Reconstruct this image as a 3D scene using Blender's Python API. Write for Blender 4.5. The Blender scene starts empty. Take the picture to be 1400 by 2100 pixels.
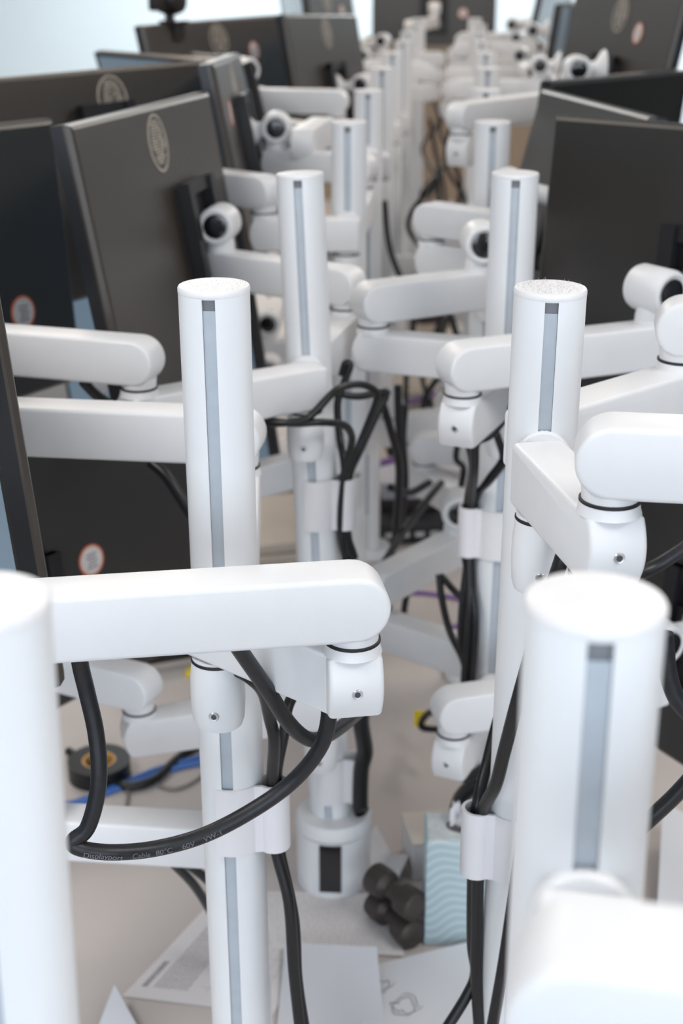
import bpy, math, random
from mathutils import Vector, Matrix
random.seed(7)
S = bpy.context.scene
COL = S.collection
PI = math.pi
R = math.radians

# ------------------------------------------------------------------ camera
CAMZ = 1.82
F_PX = 2917.0
TILT, YAW = .3707, .0799
cam = bpy.data.cameras.new('camera')
camo = bpy.data.objects.new('camera', cam)
COL.objects.link(camo)
S.camera = camo
cam.sensor_fit = 'VERTICAL'
cam.sensor_width = 24; cam.sensor_height = 36
cam.lens = 50
camo.location = (0, 0, CAMZ)
camo.rotation_euler = (PI/2 - TILT, 0, YAW)
cam.clip_start = .02
cam.dof.use_dof = True
cam.dof.focus_distance = .95
cam.dof.aperture_fstop = 7.6
cam.dof.aperture_blades = 0

# ------------------------------------------------------------------ world, light, exposure
w = bpy.data.worlds.new('world'); S.world = w
w.use_nodes = True
w.node_tree.nodes['Background'].inputs[0].default_value = (.80, .88, 1, 1)
w.node_tree.nodes['Background'].inputs[1].default_value = 1.0
S.view_settings.view_transform = 'Standard'
S.view_settings.look = 'None'
S.view_settings.gamma = 1
S.view_settings.use_curve_mapping = False
S.view_settings.exposure = -1.04

def area(name, loc, rot, sx, sy, power, col):
    l = bpy.data.lights.new(name, 'AREA'); l.shape = 'RECTANGLE'
    l.size = sx; l.size_y = sy; l.energy = power; l.color = col
    o = bpy.data.objects.new(name, l); COL.objects.link(o)
    o.location = loc; o.rotation_euler = rot
    return o
ROOM_X0, ROOM_X1, ROOM_Y0, ROOM_Y1, ROOM_Z = -5.0, 5.0, -2.6, 10.5, 3.0
# daylight through the wide window in the wall behind the photographer
area('window_daylight', (0.2, ROOM_Y0 + .06, 1.75), (R(90), 0, 0), 4.2, 1.9, 124, (.77, .88, 1))
# ceiling luminaires (each sits just under a modelled ceiling panel)
PANELS = [(-1.2, 0.4), (1.2, 0.4), (-1.2, 3.2), (1.2, 3.2), (-1.2, 6.0), (1.2, 6.0), (-1.5, 8.6), (1.5, 8.6)]
for px_, py_ in PANELS:
    warm = (1, .97, .94) if py_ < 2 else ((1, .89, .78) if py_ < 5 else (1, .80, .62))
    area('ceiling_luminaire', (px_, py_, ROOM_Z - .075), (0, 0, 0), .58, 1.18, 44 if py_ < 2 else (36 if py_ < 8 else 205), warm if py_ < 8 else (.86, .95, 1))

# ------------------------------------------------------------------ pixel helpers (photo frame 1400x2100)
def ray(px, py):
    u = (px - 700) / F_PX; v = -(py - 1050) / F_PX
    y = math.cos(TILT) + v * math.sin(TILT); z = -math.sin(TILT) + v * math.cos(TILT)
    c, s = math.cos(YAW), math.sin(YAW)
    return Vector((u * c - y * s, u * s + y * c, z))
def atz(px, py, z):            # world point on the horizontal plane z (metres above floor)
    r = ray(px, py); k = (z - CAMZ) / r.z
    return Vector((r.x * k, r.y * k, z))
def aty(px, py, Y):
    r = ray(px, py); k = Y / r.y
    return Vector((r.x * k, Y, CAMZ + r.z * k))
DESK = CAMZ - 1.08             # 0.74
TOPZ = CAMZ - .21              # pole tops

# ------------------------------------------------------------------ materials
MATS = {}
def mat(name, col, rough=.5, metal=0, spec=.5, noise=0, nscale=40, bump=0, bscale=300, emit=None, coat=0):
    if name in MATS: return MATS[name]
    m = bpy.data.materials.new(name); m.use_nodes = True
    nt = m.node_tree; b = nt.nodes['Principled BSDF']
    b.inputs['Base Color'].default_value = (*col, 1)
    b.inputs['Roughness'].default_value = rough
    b.inputs['Metallic'].default_value = metal
    b.inputs['Specular IOR Level'].default_value = spec
    b.inputs['Coat Weight'].default_value = coat
    tc = nt.nodes.new('ShaderNodeTexCoord')
    if noise:
        n = nt.nodes.new('ShaderNodeTexNoise'); n.inputs['Scale'].default_value = nscale; n.inputs['Detail'].default_value = 4
        nt.links.new(tc.outputs['Object'], n.inputs['Vector'])
        r = nt.nodes.new('ShaderNodeMapRange'); r.inputs[1].default_value = .3; r.inputs[2].default_value = .7
        r.inputs[3].default_value = 1 - noise; r.inputs[4].default_value = 1
        nt.links.new(n.outputs[0], r.inputs[0])
        mx = nt.nodes.new('ShaderNodeMix'); mx.data_type = 'RGBA'; mx.blend_type = 'MULTIPLY'; mx.inputs[0].default_value = 1
        mx.inputs[6].default_value = (*col, 1)
        nt.links.new(r.outputs[0], mx.inputs[7]); nt.links.new(mx.outputs[2], b.inputs['Base Color'])
    if bump:
        n2 = nt.nodes.new('ShaderNodeTexNoise'); n2.inputs['Scale'].default_value = bscale
        nt.links.new(tc.outputs['Object'], n2.inputs['Vector'])
        bp = nt.nodes.new('ShaderNodeBump'); bp.inputs['Strength'].default_value = bump; bp.inputs['Distance'].default_value = .001
        nt.links.new(n2.outputs[0], bp.inputs['Height']); nt.links.new(bp.outputs[0], b.inputs['Normal'])
    if emit:
        b.inputs['Emission Color'].default_value = (*emit[0], 1); b.inputs['Emission Strength'].default_value = emit[1]
    MATS[name] = m
    return m
WHITE = mat('white_powder_coat', (.80, .81, .835), .42, noise=.03, nscale=30, bump=.04, bscale=900)
POLE = mat('white_satin_tube', (.80, .82, .85), .34, noise=.02, nscale=20)
CAP = mat('white_plastic_cap', (.82, .82, .84), .5, noise=.06, nscale=120)
STRIP = mat('grey_slot_strip', (.47, .52, .58), .5, noise=.08, nscale=60)
SLOT = mat('dark_slot', (.20, .21, .23), .6)
GASKET = mat('black_gasket', (.012, .012, .014), .5)
STEEL = mat('steel_screw', (.66, .67, .69), .32, metal=.75)
HEX = mat('hex_socket', (.06, .06, .07), .5)
CABLE = mat('black_cable', (.007, .0075, .010), .36, noise=.3, nscale=90, bump=.05, bscale=500)
CABLE_DUSTY = mat('black_dusty_cable', (.014, .0155, .021), .42, noise=.5, nscale=160, bump=.1, bscale=700)
CLIP = mat('white_clip_plastic', (.78, .77, .80), .4, noise=.02)
BACK = mat('dark_monitor_shell', (.021, .0185, .0175), .40, spec=.95, noise=.08, nscale=50, bump=.05, bscale=1400)
BACK_WARM = mat('warm_sheen_monitor_shell', (.040, .031, .025), .38, spec=.95, noise=.08, nscale=50, bump=.05, bscale=1400)  # base tinted brown to carry warm reflected light, guessed as model colour
BEZEL = mat('black_bezel', (.013, .014, .018), .38)
SCREEN = mat('screen_blue_reflection', (.30, .42, .54), .16, spec=.6, coat=.3)  # pale blue base colour paints a bright window reflection onto the screens
SCREEN_OFF = mat('dark_screen', (.003, .003, .0035), .5, spec=.15)
BRACKET = mat('black_bracket', (.010, .010, .012), .45)
LENS = mat('glossy_black_cap', (.010, .010, .014), .10, coat=.6)
BADGE = mat('champagne_badge', (.70, .62, .52), .35, metal=.35, noise=.3, nscale=120)
STICK = mat('white_sticker', (.80, .76, .74), .5, noise=.12, nscale=200)
STICKR = mat('red_sticker_rim', (.72, .22, .13), .5)
INK = mat('grey_ink', (.25, .22, .25), .7)
PRINT = mat('cable_print', (.17, .175, .19), .6)
DESKM = mat('grey_desk_laminate', (.60, .55, .53), .6, spec=.3, noise=.05, nscale=6)
DESKLEG = mat('grey_metal_leg', (.55, .56, .58), .4)
PAPER = mat('white_paper', (.76, .75, .78), .75, noise=.04, nscale=14)
PAPERB = mat('grey_paper', (.60, .60, .66), .75, noise=.04, nscale=14)
CARD = mat('beige_card', (.62, .55, .48), .7, noise=.08, nscale=25)
DUMB = mat('dark_brown_neoprene', (.050, .038, .036), .42, noise=.2, nscale=60)
BLUEC = mat('blue_cable', (.06, .17, .50), .45)
PURP = mat('purple_cable', (.23, .12, .36), .45)
YEL = mat('yellow_tag', (.85, .66, .03), .5)
ORANGE = mat('amber_plastic', (.60, .33, .10), .45)
WALLM = mat('pale_wall_paint', (.86, .92, .95), .8, noise=.02, nscale=2)
WALLS = mat('off_white_wall_paint', (.76, .76, .76), .85, noise=.02, nscale=2)
CEIL = mat('ceiling_white', (.80, .79, .77), .9, noise=.03, nscale=8)
FLOORM = mat('grey_carpet', (.20, .19, .19), .95, noise=.3, nscale=160)
TRIMM = mat('white_trim', (.75, .75, .75), .5)
LAMP = mat('lamp_diffuser', (.9, .9, .88), .6, emit=((1, .94, .86), 3.0))
GLASSM = mat('window_glow_glass', (.85, .92, 1), .2, emit=((.86, .93, 1), 2.2))
CAMBLK = mat('black_webcam_plastic', (.02, .016, .014), .4)

def wave_mat():
    m = bpy.data.materials.new('wavy_blue_print'); m.use_nodes = True; nt = m.node_tree
    b = nt.nodes['Principled BSDF']; b.inputs['Roughness'].default_value = .55
    tc = nt.nodes.new('ShaderNodeTexCoord')
    sp = nt.nodes.new('ShaderNodeSeparateXYZ'); nt.links.new(tc.outputs['Object'], sp.inputs[0])
    def mt(op, a, b_):
        n = nt.nodes.new('ShaderNodeMath'); n.operation = op
        for i, v in enumerate((a, b_)):
            if isinstance(v, (int, float)): n.inputs[i].default_value = v
            else: nt.links.new(v, n.inputs[i])
        return n.outputs[0]
    wob = mt('ADD', mt('MULTIPLY', mt('SINE', mt('MULTIPLY', mt('ADD', sp.outputs[0], mt('MULTIPLY', sp.outputs[2], .25)), 105), 0), .0052), mt('MULTIPLY', sp.outputs[0], -.30))
    fr = mt('FRACT', mt('MULTIPLY', mt('ADD', sp.outputs[2], wob), 85), 0)
    dst = mt('ABSOLUTE', mt('SUBTRACT', fr, .5), 0)
    cr = nt.nodes.new('ShaderNodeValToRGB')
    cr.color_ramp.elements[0].position = .10; cr.color_ramp.elements[0].color = (.60, .70, .73, 1)
    cr.color_ramp.elements[1].position = .22; cr.color_ramp.elements[1].color = (.43, .57, .63, 1)
    nt.links.new(dst, cr.inputs[0]); nt.links.new(cr.outputs[0], b.inputs['Base Color'])
    return m
WAVE = wave_mat()

# ------------------------------------------------------------------ mesh builder
class MB:
    def __init__(s): s.v = []; s.f = []
    def add(s, vs, fs):
        k = len(s.v); s.v += [tuple(p) for p in vs]; s.f += [tuple(i + k for i in f) for f in fs]; return s
    def box(s, x0, x1, y0, y1, z0, z1):
        return s.add([(x0,y0,z0),(x1,y0,z0),(x1,y1,z0),(x0,y1,z0),(x0,y0,z1),(x1,y0,z1),(x1,y1,z1),(x0,y1,z1)],
                     [(0,3,2,1),(4,5,6,7),(0,1,5,4),(1,2,6,5),(2,3,7,6),(3,0,4,7)])
    def lathe(s, prof, n=24, M=None):
        vs = []
        for r, z in prof:
            for i in range(n):
                a = 2*PI*i/n; p = Vector((r*math.cos(a), r*math.sin(a), z))
                vs.append(M @ p if M else p)
        fs = []
        for j in range(len(prof)-1):
            for i in range(n):
                fs.append((j*n+i, j*n+(i+1) % n, (j+1)*n+(i+1) % n, (j+1)*n+i))
        fs.append(tuple(range(n-1, -1, -1))); fs.append(tuple((len(prof)-1)*n+i for i in range(n)))
        return s.add(vs, fs)
    def prism(s, pts, width, b=.004, seg=3):
        # pts: CCW outline in (x, z); extruded along y with rounded rims
        n = len(pts)
        nor = []
        for i in range(n):
            p0, p1, p2 = (Vector(pts[i-1]), Vector(pts[i]), Vector(pts[(i+1) % n]))
            d1 = (p1-p0).normalized(); d2 = (p2-p1).normalized()
            n1 = Vector((-d1.y, d1.x)); n2 = Vector((-d2.y, d2.x))
            m = (n1+n2)
            m = m.normalized() if m.length > 1e-6 else n1
            k = max(.5, m.dot(n1)); nor.append(m/k)
        rings = []
        for side in (-1, 1):
            L = []
            for q in range(seg+1):
                a = (PI/2)*q/seg
                ins = b*(1-math.sin(a)); y = width/2 - b + b*math.cos(a)
                L.append((ins, side*y))
            rings += L if side == -1 else L[::-1]
        # order: from -y outermost (inset b) to full, then to +y
        vs = []
        for ins, y in rings:
            for i in range(n):
                p = Vector(pts[i]) + nor[i]*ins
                vs.append((p.x, y, p.y))
        fs = []
        for j in range(len(rings)-1):
            for i in range(n):
                fs.append((j*n+i, j*n+(i+1) % n, (j+1)*n+(i+1) % n, (j+1)*n+i))
        fs.append(tuple(range(n-1, -1, -1))); fs.append(tuple((len(rings)-1)*n+i for i in range(n)))
        return s.add(vs, fs)
    def tube(s, path, r, n=10):
        m = len(path); path = [Vector(p) for p in path]
        t0 = (path[1]-path[0]).normalized()
        up = Vector((0, 0, 1)) if abs(t0.z) < .9 else Vector((1, 0, 0))
        u = t0.cross(up).normalized(); vs = []
        for i in range(m):
            t = (path[min(i+1, m-1)] - path[max(i-1, 0)]).normalized()
            u = (u - t*u.dot(t)).normalized(); v = t.cross(u)
            for k in range(n):
                a = 2*PI*k/n; vs.append(path[i] + u*(r*math.cos(a)) + v*(r*math.sin(a)))
        fs = [(j*n+i, j*n+(i+1) % n, (j+1)*n+(i+1) % n, (j+1)*n+i) for j in range(m-1) for i in range(n)]
        fs.append(tuple(range(n-1, -1, -1))); fs.append(tuple((m-1)*n+i for i in range(n)))
        return s.add(vs, fs)
    def mesh(s, name, smooth=40):
        me = bpy.data.meshes.new(name); me.from_pydata(s.v, [], s.f); me.update()
        import bmesh
        bm = bmesh.new(); bm.from_mesh(me); bmesh.ops.recalc_face_normals(bm, faces=bm.faces); bm.to_mesh(me); bm.free()
        if smooth:
            me.shade_smooth(); me.set_sharp_from_angle(angle=R(smooth))
        return me

def obj(name, me, m, parent=None, loc=(0, 0, 0), rot=(0, 0, 0)):
    if isinstance(me, MB): me = me.mesh(name)
    if not me.materials: me.materials.append(m)
    o = bpy.data.objects.new(name, me); COL.objects.link(o)
    o.location = loc; o.rotation_euler = rot
    if parent: o.parent = parent
    return o
def thing(name, label, cat, loc=(0, 0, 0), group=None):
    o = bpy.data.objects.new(name, None); COL.objects.link(o)
    o.empty_display_size = .05; o.location = loc
    return tag(o, label, cat, group)
def tag(o, label, cat, group=None):
    o['label'] = label; o['category'] = cat
    if group: o['group'] = group
    return o
def struct(name, mb, m, parent=None):
    o = obj(name, mb, m, parent)
    if parent is None: o['kind'] = 'structure'
    return o
CACHE = {}
def cached(key, fn):
    if key not in CACHE: CACHE[key] = fn()
    return CACHE[key]

# ------------------------------------------------------------------ room shell
T = .12
struct('floor', MB().box(ROOM_X0-T, ROOM_X1+T, ROOM_Y0-T, ROOM_Y1+T, -.1, 0), FLOORM)
struct('ceiling', MB().box(ROOM_X0-T, ROOM_X1+T, ROOM_Y0-T, ROOM_Y1+T, ROOM_Z, ROOM_Z+.1), CEIL)
struct('wall_far', MB().box(ROOM_X0-T, ROOM_X1+T, ROOM_Y1, ROOM_Y1+T, 0, ROOM_Z), WALLM)
struct('wall_left', MB().box(ROOM_X0-T, ROOM_X0, ROOM_Y0, ROOM_Y1, 0, ROOM_Z), WALLM)
struct('wall_right', MB().box(ROOM_X1, ROOM_X1+T, ROOM_Y0, ROOM_Y1, 0, ROOM_Z), WALLS)
wb = MB()
wb.box(ROOM_X0-T, -2.7, ROOM_Y0-T, ROOM_Y0, 0, ROOM_Z).box(3.1, ROOM_X1+T, ROOM_Y0-T, ROOM_Y0, 0, ROOM_Z)
wb.box(-2.7, 3.1, ROOM_Y0-T, ROOM_Y0, 0, .75).box(-2.7, 3.1, ROOM_Y0-T, ROOM_Y0, 2.75, ROOM_Z)
struct('wall_back', wb, WALLS)
wf = MB()
wf.box(-2.7, 3.1, ROOM_Y0-.09, ROOM_Y0-.03, .75, .80).box(-2.7, 3.1, ROOM_Y0-.09, ROOM_Y0-.03, 2.70, 2.75)
for i in range(5):
    x = -2.7 + i*1.45 - (.05 if i == 4 else 0); wf.box(x, x+.05, ROOM_Y0-.09, ROOM_Y0-.03, .80, 2.70)
win = struct('window_1', wf, TRIMM)
for i in range(4):
    obj('pane', MB().box(-2.65+i*1.45, -1.25+i*1.45, ROOM_Y0-.065, ROOM_Y0-.055, .80, 2.70), GLASSM, win)
struct('baseboard_far', MB().box(ROOM_X0, ROOM_X1, ROOM_Y1-.015, ROOM_Y1, 0, .1), TRIMM)
struct('baseboard_left', MB().box(ROOM_X0, ROOM_X0+.015, ROOM_Y0, ROOM_Y1-.015, 0, .1), TRIMM)
for px_, py_ in PANELS:
    t = thing('ceiling_light', 'flat rectangular office luminaire fixed under the white ceiling', 'ceiling light', (px_, py_, ROOM_Z), 'ceiling luminaires')
    obj('frame', cached('lf', lambda: MB().box(-.31, .31, -.61, .61, -.05, 0).mesh('frame', 0)), TRIMM, t)
    obj('diffuser', cached('ld', lambda: MB().box(-.29, .29, -.59, .59, -.058, -.05).mesh('diffuser', 0)), LAMP, t)

# ------------------------------------------------------------------ desks (two back-to-back benches)
for k in range(3):
    y0 = -.35 + k*3.3; y1 = y0 + (3.298 if k < 2 else .9); hy = (y1-y0)/2
    t = thing('bench_desk', ['grey laminate bench desk strewn with papers, nearest the tissue box', 'grey laminate bench desk under the webcam monitor', 'grey laminate bench desk at the far end of the pole rows'][k], 'desk', (-.05, (y0+y1)/2, 0), 'bench desks in line')
    obj('desk_top', cached(('dt', k == 2), lambda: MB().box(-.81, .81, -hy, hy, DESK-.025, DESK).mesh('desk_top', 0)), DESKM, t)
    for sx in (-.74, .74):
        for sy in (-hy+.1, 0, hy-.1):
            obj('leg', cached('dl', lambda: MB().box(-.025, .025, -.025, .025, 0, DESK-.025).mesh('leg', 0)), DESKLEG, t, (sx, sy, 0))
    obj('modesty_beam', cached(('dbm', k == 2), lambda: MB().box(-.03, .03, -hy+.06, hy-.06, DESK-.09, DESK-.025).mesh('modesty_beam', 0)), DESKLEG, t)

# ------------------------------------------------------------------ poles
PR = .025
def tube_mesh(h):
    # tube with a recessed slot on the front (-y) and on the back (+y)
    hw = .0046; dep = .0065; prof = []
    a0 = math.asin(hw/PR); n = 26
    def arc(a, b):
        return [(PR*math.cos(a+(b-a)*i/n), PR*math.sin(a+(b-a)*i/n)) for i in range(n+1)]
    # right half from front slot to back slot
    prof += arc(-PI/2+a0, PI/2-a0)
    yb = PR*math.cos(a0) - dep
    prof += [(hw, yb), (-hw, yb)]
    prof += arc(PI/2+a0, 3*PI/2-a0)
    prof += [(-hw, -yb), (hw, -yb)]
    m = len(prof); vs = [(x, y, 0) for x, y in prof] + [(x, y, h) for x, y in prof]
    fs = [(i, (i+1) % m, m+(i+1) % m, m+i) for i in range(m)]
    fs += [tuple(range(m-1, -1, -1)), tuple(range(m, 2*m))]
    return MB().add(vs, fs).mesh('tube', 30)
BASEH = .08
def pole(name_i, top, base, label, group=None, column=False):
    t = thing('monitor_pole', label, 'pole', (base[0], base[1], DESK), group)
    d = Vector((top[0]-base[0], top[1]-base[1], TOPZ-DESK))
    q = Vector((0, 0, 1)).rotation_difference(d.normalized()).to_euler()
    h = d.length
    tb = obj('tube', cached('tube', lambda: tube_mesh(1.0)), POLE, t, rot=q)
    tb.scale = (1, 1, (h-.004))
    cp = obj('cap', cached('cap', lambda: MB().lathe([(.0247, -.001), (.0252, 0), (.0252, .003), (.0245, .0042), (.022, .0046)], 48).mesh('cap')), CAP, t, loc=d*((h-.0045)/h), rot=q)
    st = obj('slot_strip', cached('strip', lambda: MB().box(-.0044, .0044, -PR+.0030, -PR+.0070, 0, 1).mesh('slot_strip', 0)), STRIP, t, loc=d*(.09/h), rot=q)
    st.scale = (1, 1, h-.09-.0135)
    sd = obj('slot_end', cached('slotend', lambda: MB().box(-.0044, .0044, -PR+.0045, -PR+.0070, 0, 1).mesh('slot_end', 0)), SLOT, t, loc=d*((h-.0155)/h), rot=q)
    sd.scale = (1, 1, .0115)
    fz = BASEH if column else 0
    obj('base_flange', cached('flange', lambda: MB().lathe([(.040, 0), (.047, .002), (.047, .016), (.044, .02), (.030, .0205)], 40).mesh('base_flange')), WHITE, t, (0, 0, fz))
    if not column: return t
    bc = obj('base_column', cached('bcol', lambda: MB().lathe([(.046, 0), (.046, .002), (.046, BASEH)], 40).mesh('base_column')), WHITE, t)
    if column:
        obj('base_window', cached('bwin', lambda: MB().box(-.0135, .0135, -.0475, -.040, .012, BASEH-.002).mesh('base_window', 0)), LENS, bc)
    return t
POLES = {}
def rowx(s): return -.160 if s == 'L' else .055
def rowy(s, i): return (.4412 if s == 'L' else .4568) + i*.53
exact = dict(L0=(-.164, .445), L1=(-.166, .965), L2=(-.166, 1.521), L3=(-.153, 2.038), L4=(-.157, 2.547),
             R0=(.053, .462), R1=(.066, .976), R2=(.061, 1.543), R3=(.047, 2.054), R4=(.045, 2.584))
bases = dict(L0=(-.176, .445), L1=(-.163, .972), L2=(-.130, 1.50), L3=(-.150, 2.04), L4=(-.155, 2.55),
             R0=(.055, .462), R1=(.063, .986), R2=(.056, 1.535), R3=(.050, 2.055), R4=(.047, 2.58))
plab = dict(
    L0='out-of-focus white pole in front of the long white link and dusty cable',
    L1='sharp white slotted pole behind the dusty cable loop, with a cable clip',
    L2='white slotted pole on a round flange with a black window in its base column',
    L3='white pole just behind the pole with the black base window',
    R0='out-of-focus white pole with a round mounting disc low on its slot',
    R1='white slotted pole with a dusty fuzzy cap, beside the tissue box',
    R2='white pole right behind the fuzzy-capped pole, with a cable clip at mid height',
    R3='white pole second behind the fuzzy-capped pole')
NP = 11
for s in 'LR':
    for i in range(NP):
        k = f'{s}{i}'
        top = exact.get(k, (rowx(s)+random.uniform(-.006, .006), rowy(s, i)))
        base = bases.get(k, (rowx(s), rowy(s, i)))
        lab = plab.get(k)
        if lab: t = pole(i, top, base, lab, None, k == 'L2')
        else:
            t = pole(i, top, base, 'blurred white pole in the far receding part of the row, beside dark monitor backs' if s == 'L' else 'blurred white pole in the far part of the row opposite the webcam', 'far poles of the '+('webcam' if s == 'L' else 'other')+' row', False)
        POLES[k] = (Vector((top[0], top[1], TOPZ)), Vector((base[0], base[1], DESK)))
def pole_at(k, z):
    a, b = POLES[k]; u = (z-b.z)/(a.z-b.z); return b + (a-b)*u

# ------------------------------------------------------------------ monitor arms
LH, LW = .0458, .037
def arc2(cx, cz, r, a0, a1, n=10):
    return [(cx+r*math.cos(a0+(a1-a0)*i/n), cz+r*math.sin(a0+(a1-a0)*i/n)) for i in range(n+1)]
def socket_end(L):
    # convex end: from bottom to top (CCW along +x)
    h = LH/2
    P = [(L+.006, -h), (L+.0135, -h+.0012)]
    for i in range(1, 8):
        u = -1+2*i/8; P.append((L+.0145+.0065*(1-u*u), u*(h-.003)))
    P += [(L+.0135, h-.0012), (L+.006, h)]
    return P
def socket_block_mesh():
    h = LH/2
    return MB().prism([(-.012, -h)] + socket_end(0) + [(-.012, h)], LW, .0035).mesh('elbow_socket', 35)
def link1_mesh(L, blunt=False):
    h = LH/2; r = .005
    P = [(-.012, -h)] + ([(L, -h), (L, h)] if blunt else socket_end(L)) + arc2(-.019+r, h-r, r, PI/2, PI, 4) + arc2(-.019+r, -h+r, r, PI, 3*PI/2, 4)[:-1]
    P[0] = (-.019+r, -h)
    return MB().prism(P, LW, .0035).mesh('lower_link', 35)
def link2_mesh(L):
    h = LH/2
    P = socket_end(L) + arc2(0, 0, h, PI/2, 3*PI/2, 16)
    m = MB().prism(P, LW, .0035)
    m.lathe([(.0175, -h-.0045), (.0175, -h-.001), (.0182, -h+.006)], 28)
    return m.mesh('upper_link', 35)
def build_screw(parent, loc, rotz, name='screw'):
    # cap screw facing local +x
    q = (0, R(90), rotz)
    sc = obj(name, cached('screw', lambda: MB().lathe([(.0038, 0), (.0038, .0012), (.0033, .0018), (.0021, .0016), (.0019, .0010)], 20).mesh('screw')), STEEL, parent, loc, q)
    return sc
def arm(poleid, fb, ring, elbow, ball, label, group=None, head=True, stub=None, clamp=True, mount=None, detail=True, sock=None):
    """poleid: pole; fb: -1 mounted on the slot facing the aisle's near end, +1 on the far slot;
    ring: height of the elbow ring; elbow, ball: xy points; stub: (direction vector, length) to the monitor"""
    hub = ring - .020
    P = pole_at(poleid, hub)
    md = Vector(mount) if mount else Vector((0, fb, 0))
    md.normalize()
    t = thing('monitor_mount', label, 'monitor mount', (P.x, P.y, hub), group)
    root = md*.046
    ang = math.atan2(md.y, md.x)
    # mounting disc against the pole, with a finely ribbed rim
    M = Matrix.Rotation(ang, 4, 'Z') @ Matrix.Rotation(R(90), 4, 'Y')
    def disc():
        m = MB(); n = 72; vs = []
        for r_, z in ((.0190, .0225), (.0195, .0235), (.0195, .0275), (.0185, .0290)):
            for i in range(n):
                a = 2*PI*i/n; rr = r_ + (.0003 if i % 2 else -.0002)
                vs.append((rr*math.cos(a), rr*math.sin(a), z))
        fs = [(j*n+i, j*n+(i+1) % n, (j+1)*n+(i+1) % n, (j+1)*n+i) for j in range(3) for i in range(n)]
        fs += [tuple(range(n-1, -1, -1)), tuple(3*n+i for i in range(n))]
        m.add(vs, fs); return m.mesh('mount_disc', 35)
    d = obj('mount_disc', cached('disc', disc), WHITE, t, rot=M.to_euler())
    if clamp:
        # tapered pivot barrel below the link root
        def barrel():
            m = MB(); m.lathe([(.0165, -.0365), (.0185, -.0375), (.0200, -.050), (.0203, -.068), (.0192, -.084), (.0175, -.0895), (.0140, -.0912)], 32)
            m.box(-.030, 0, -.013, .013, -.086, -.044)
            return m.mesh('pivot_barrel', 40)
        b = obj('pivot_barrel', cached('barrel', barrel), WHITE, t, loc=root, rot=(0, 0, ang))
        if detail:
            build_screw(b, (.0196, 0, -.074), 0)
            obj('screw_socket', cached('hex', lambda: MB().lathe([(.0019, .0009), (.0019, .0017)], 6).mesh('screw_socket', 0)), HEX, b, (.0196, 0, -.074), (0, R(90), 0))
        obj('gasket', cached('gask', lambda: MB().lathe([(.0186, -.0375), (.0190, -.037), (.0190, -.0355), (.0186, -.035)], 32).mesh('gasket')), GASKET, t, loc=root)
    # link 1
    e = Vector((elbow[0]-P.x, elbow[1]-P.y, 0))
    v1 = e - root; L1 = v1.length; a1 = math.atan2(v1.y, v1.x)
    z1 = .014 - LH/2
    l1 = obj('lower_link', link1_mesh(L1, sock is not None), WHITE, t, loc=(root.x, root.y, z1), rot=(0, 0, a1))
    obj('root_neck', cached('rneck', lambda: MB().lathe([(.0182, -.0357), (.0182, -.033)], 28).mesh('root_neck')), WHITE, t, loc=root)
    sp, sx0 = l1, L1
    if sock is not None:
        sp = obj('elbow_socket', cached('sockb', socket_block_mesh), WHITE, t, loc=(e.x, e.y, z1), rot=(0, 0, sock)); sx0 = 0
    if detail:
        build_screw(sp, (sx0+.0200, 0, -.001), 0)
        obj('screw_socket', cached('hex', lambda: MB().lathe([(.0019, .0009), (.0019, .0017)], 6).mesh('screw_socket', 0)), HEX, sp, (sx0+.0200, 0, -.001), (0, R(90), 0))
    # elbow
    obj('elbow_neck', cached('eneck', lambda: MB().lathe([(.0200, .0125), (.0190, .0155), (.0186, .0198)], 32).mesh('elbow_neck')), WHITE, t, loc=(e.x, e.y, 0))
    obj('elbow_gasket', cached('egask', lambda: MB().lathe([(.0186, .0196), (.0190, .0200), (.0190, .0214), (.0184, .0218)], 32).mesh('elbow_gasket')), GASKET, t, loc=(e.x, e.y, 0))
    # link 2
    bv = Vector((ball[0]-P.x, ball[1]-P.y, 0)); v2 = bv - e; L2 = v2.length; a2 = math.atan2(v2.y, v2.x)
    z2 = .020 + .005 + LH/2 + .0005
    obj('upper_link', link2_mesh(L2), WHITE, t, loc=(e.x, e.y, z2), rot=(0, 0, a2))
    if not head: return t
    zt = z2 + LH/2
    obj('swivel_neck', cached('sneck', lambda: MB().lathe([(.0188, -.001), (.0188, .004), (.0180, .0045), (.0180, .006), (.0188, .0065), (.0165, .020)], 28).mesh('swivel_neck')), WHITE, t, loc=(bv.x, bv.y, zt))
    sd = stub[0].normalized() if stub else Vector((-1 if poleid[0] == 'L' else 1, 0, 0))
    sl = stub[1] if stub else .05
    sh = Vector((sd.x, sd.y, 0)).normalized()
    zb = zt + .034
    # barrel axis is horizontal, square to the stub
    ba = math.atan2(sh.y, sh.x) + PI/2
    MX = Matrix.Rotation(ba, 4, 'Z') @ Matrix.Rotation(R(90), 4, 'Y')
    br = obj('tilt_barrel', cached('tbar', lambda: MB().lathe([(.0150, -.0225), (.0190, -.0250), (.0225, -.0235), (.0240, -.0195), (.0240, .0195), (.0225, .0235), (.0190, .0250), (.0150, .0225)], 32).mesh('tilt_barrel')), WHITE, t, loc=(bv.x, bv.y, zb), rot=MX.to_euler())
    for sgn in (-1, 1):
        obj('barrel_cap', cached('bcap', lambda: MB().lathe([(.0152, -.0246), (.0120, -.0256), (.006, -.026)], 28).mesh('barrel_cap') ), LENS, br, rot=(0 if sgn == 1 else PI, 0, 0))
    # stub + cup disc
    q = Vector((0, 0, 1)).rotation_difference(sd).to_euler()
    def cup(sl=sl):
        return MB().lathe([(.0125, .012), (.0125, max(.02, sl-.022)), (.0150, max(.022, sl-.016)), (.0300, sl-.006), (.0330, sl-.003), (.0330, sl), (.020, sl)], 32).mesh('mount_cup')
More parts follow.
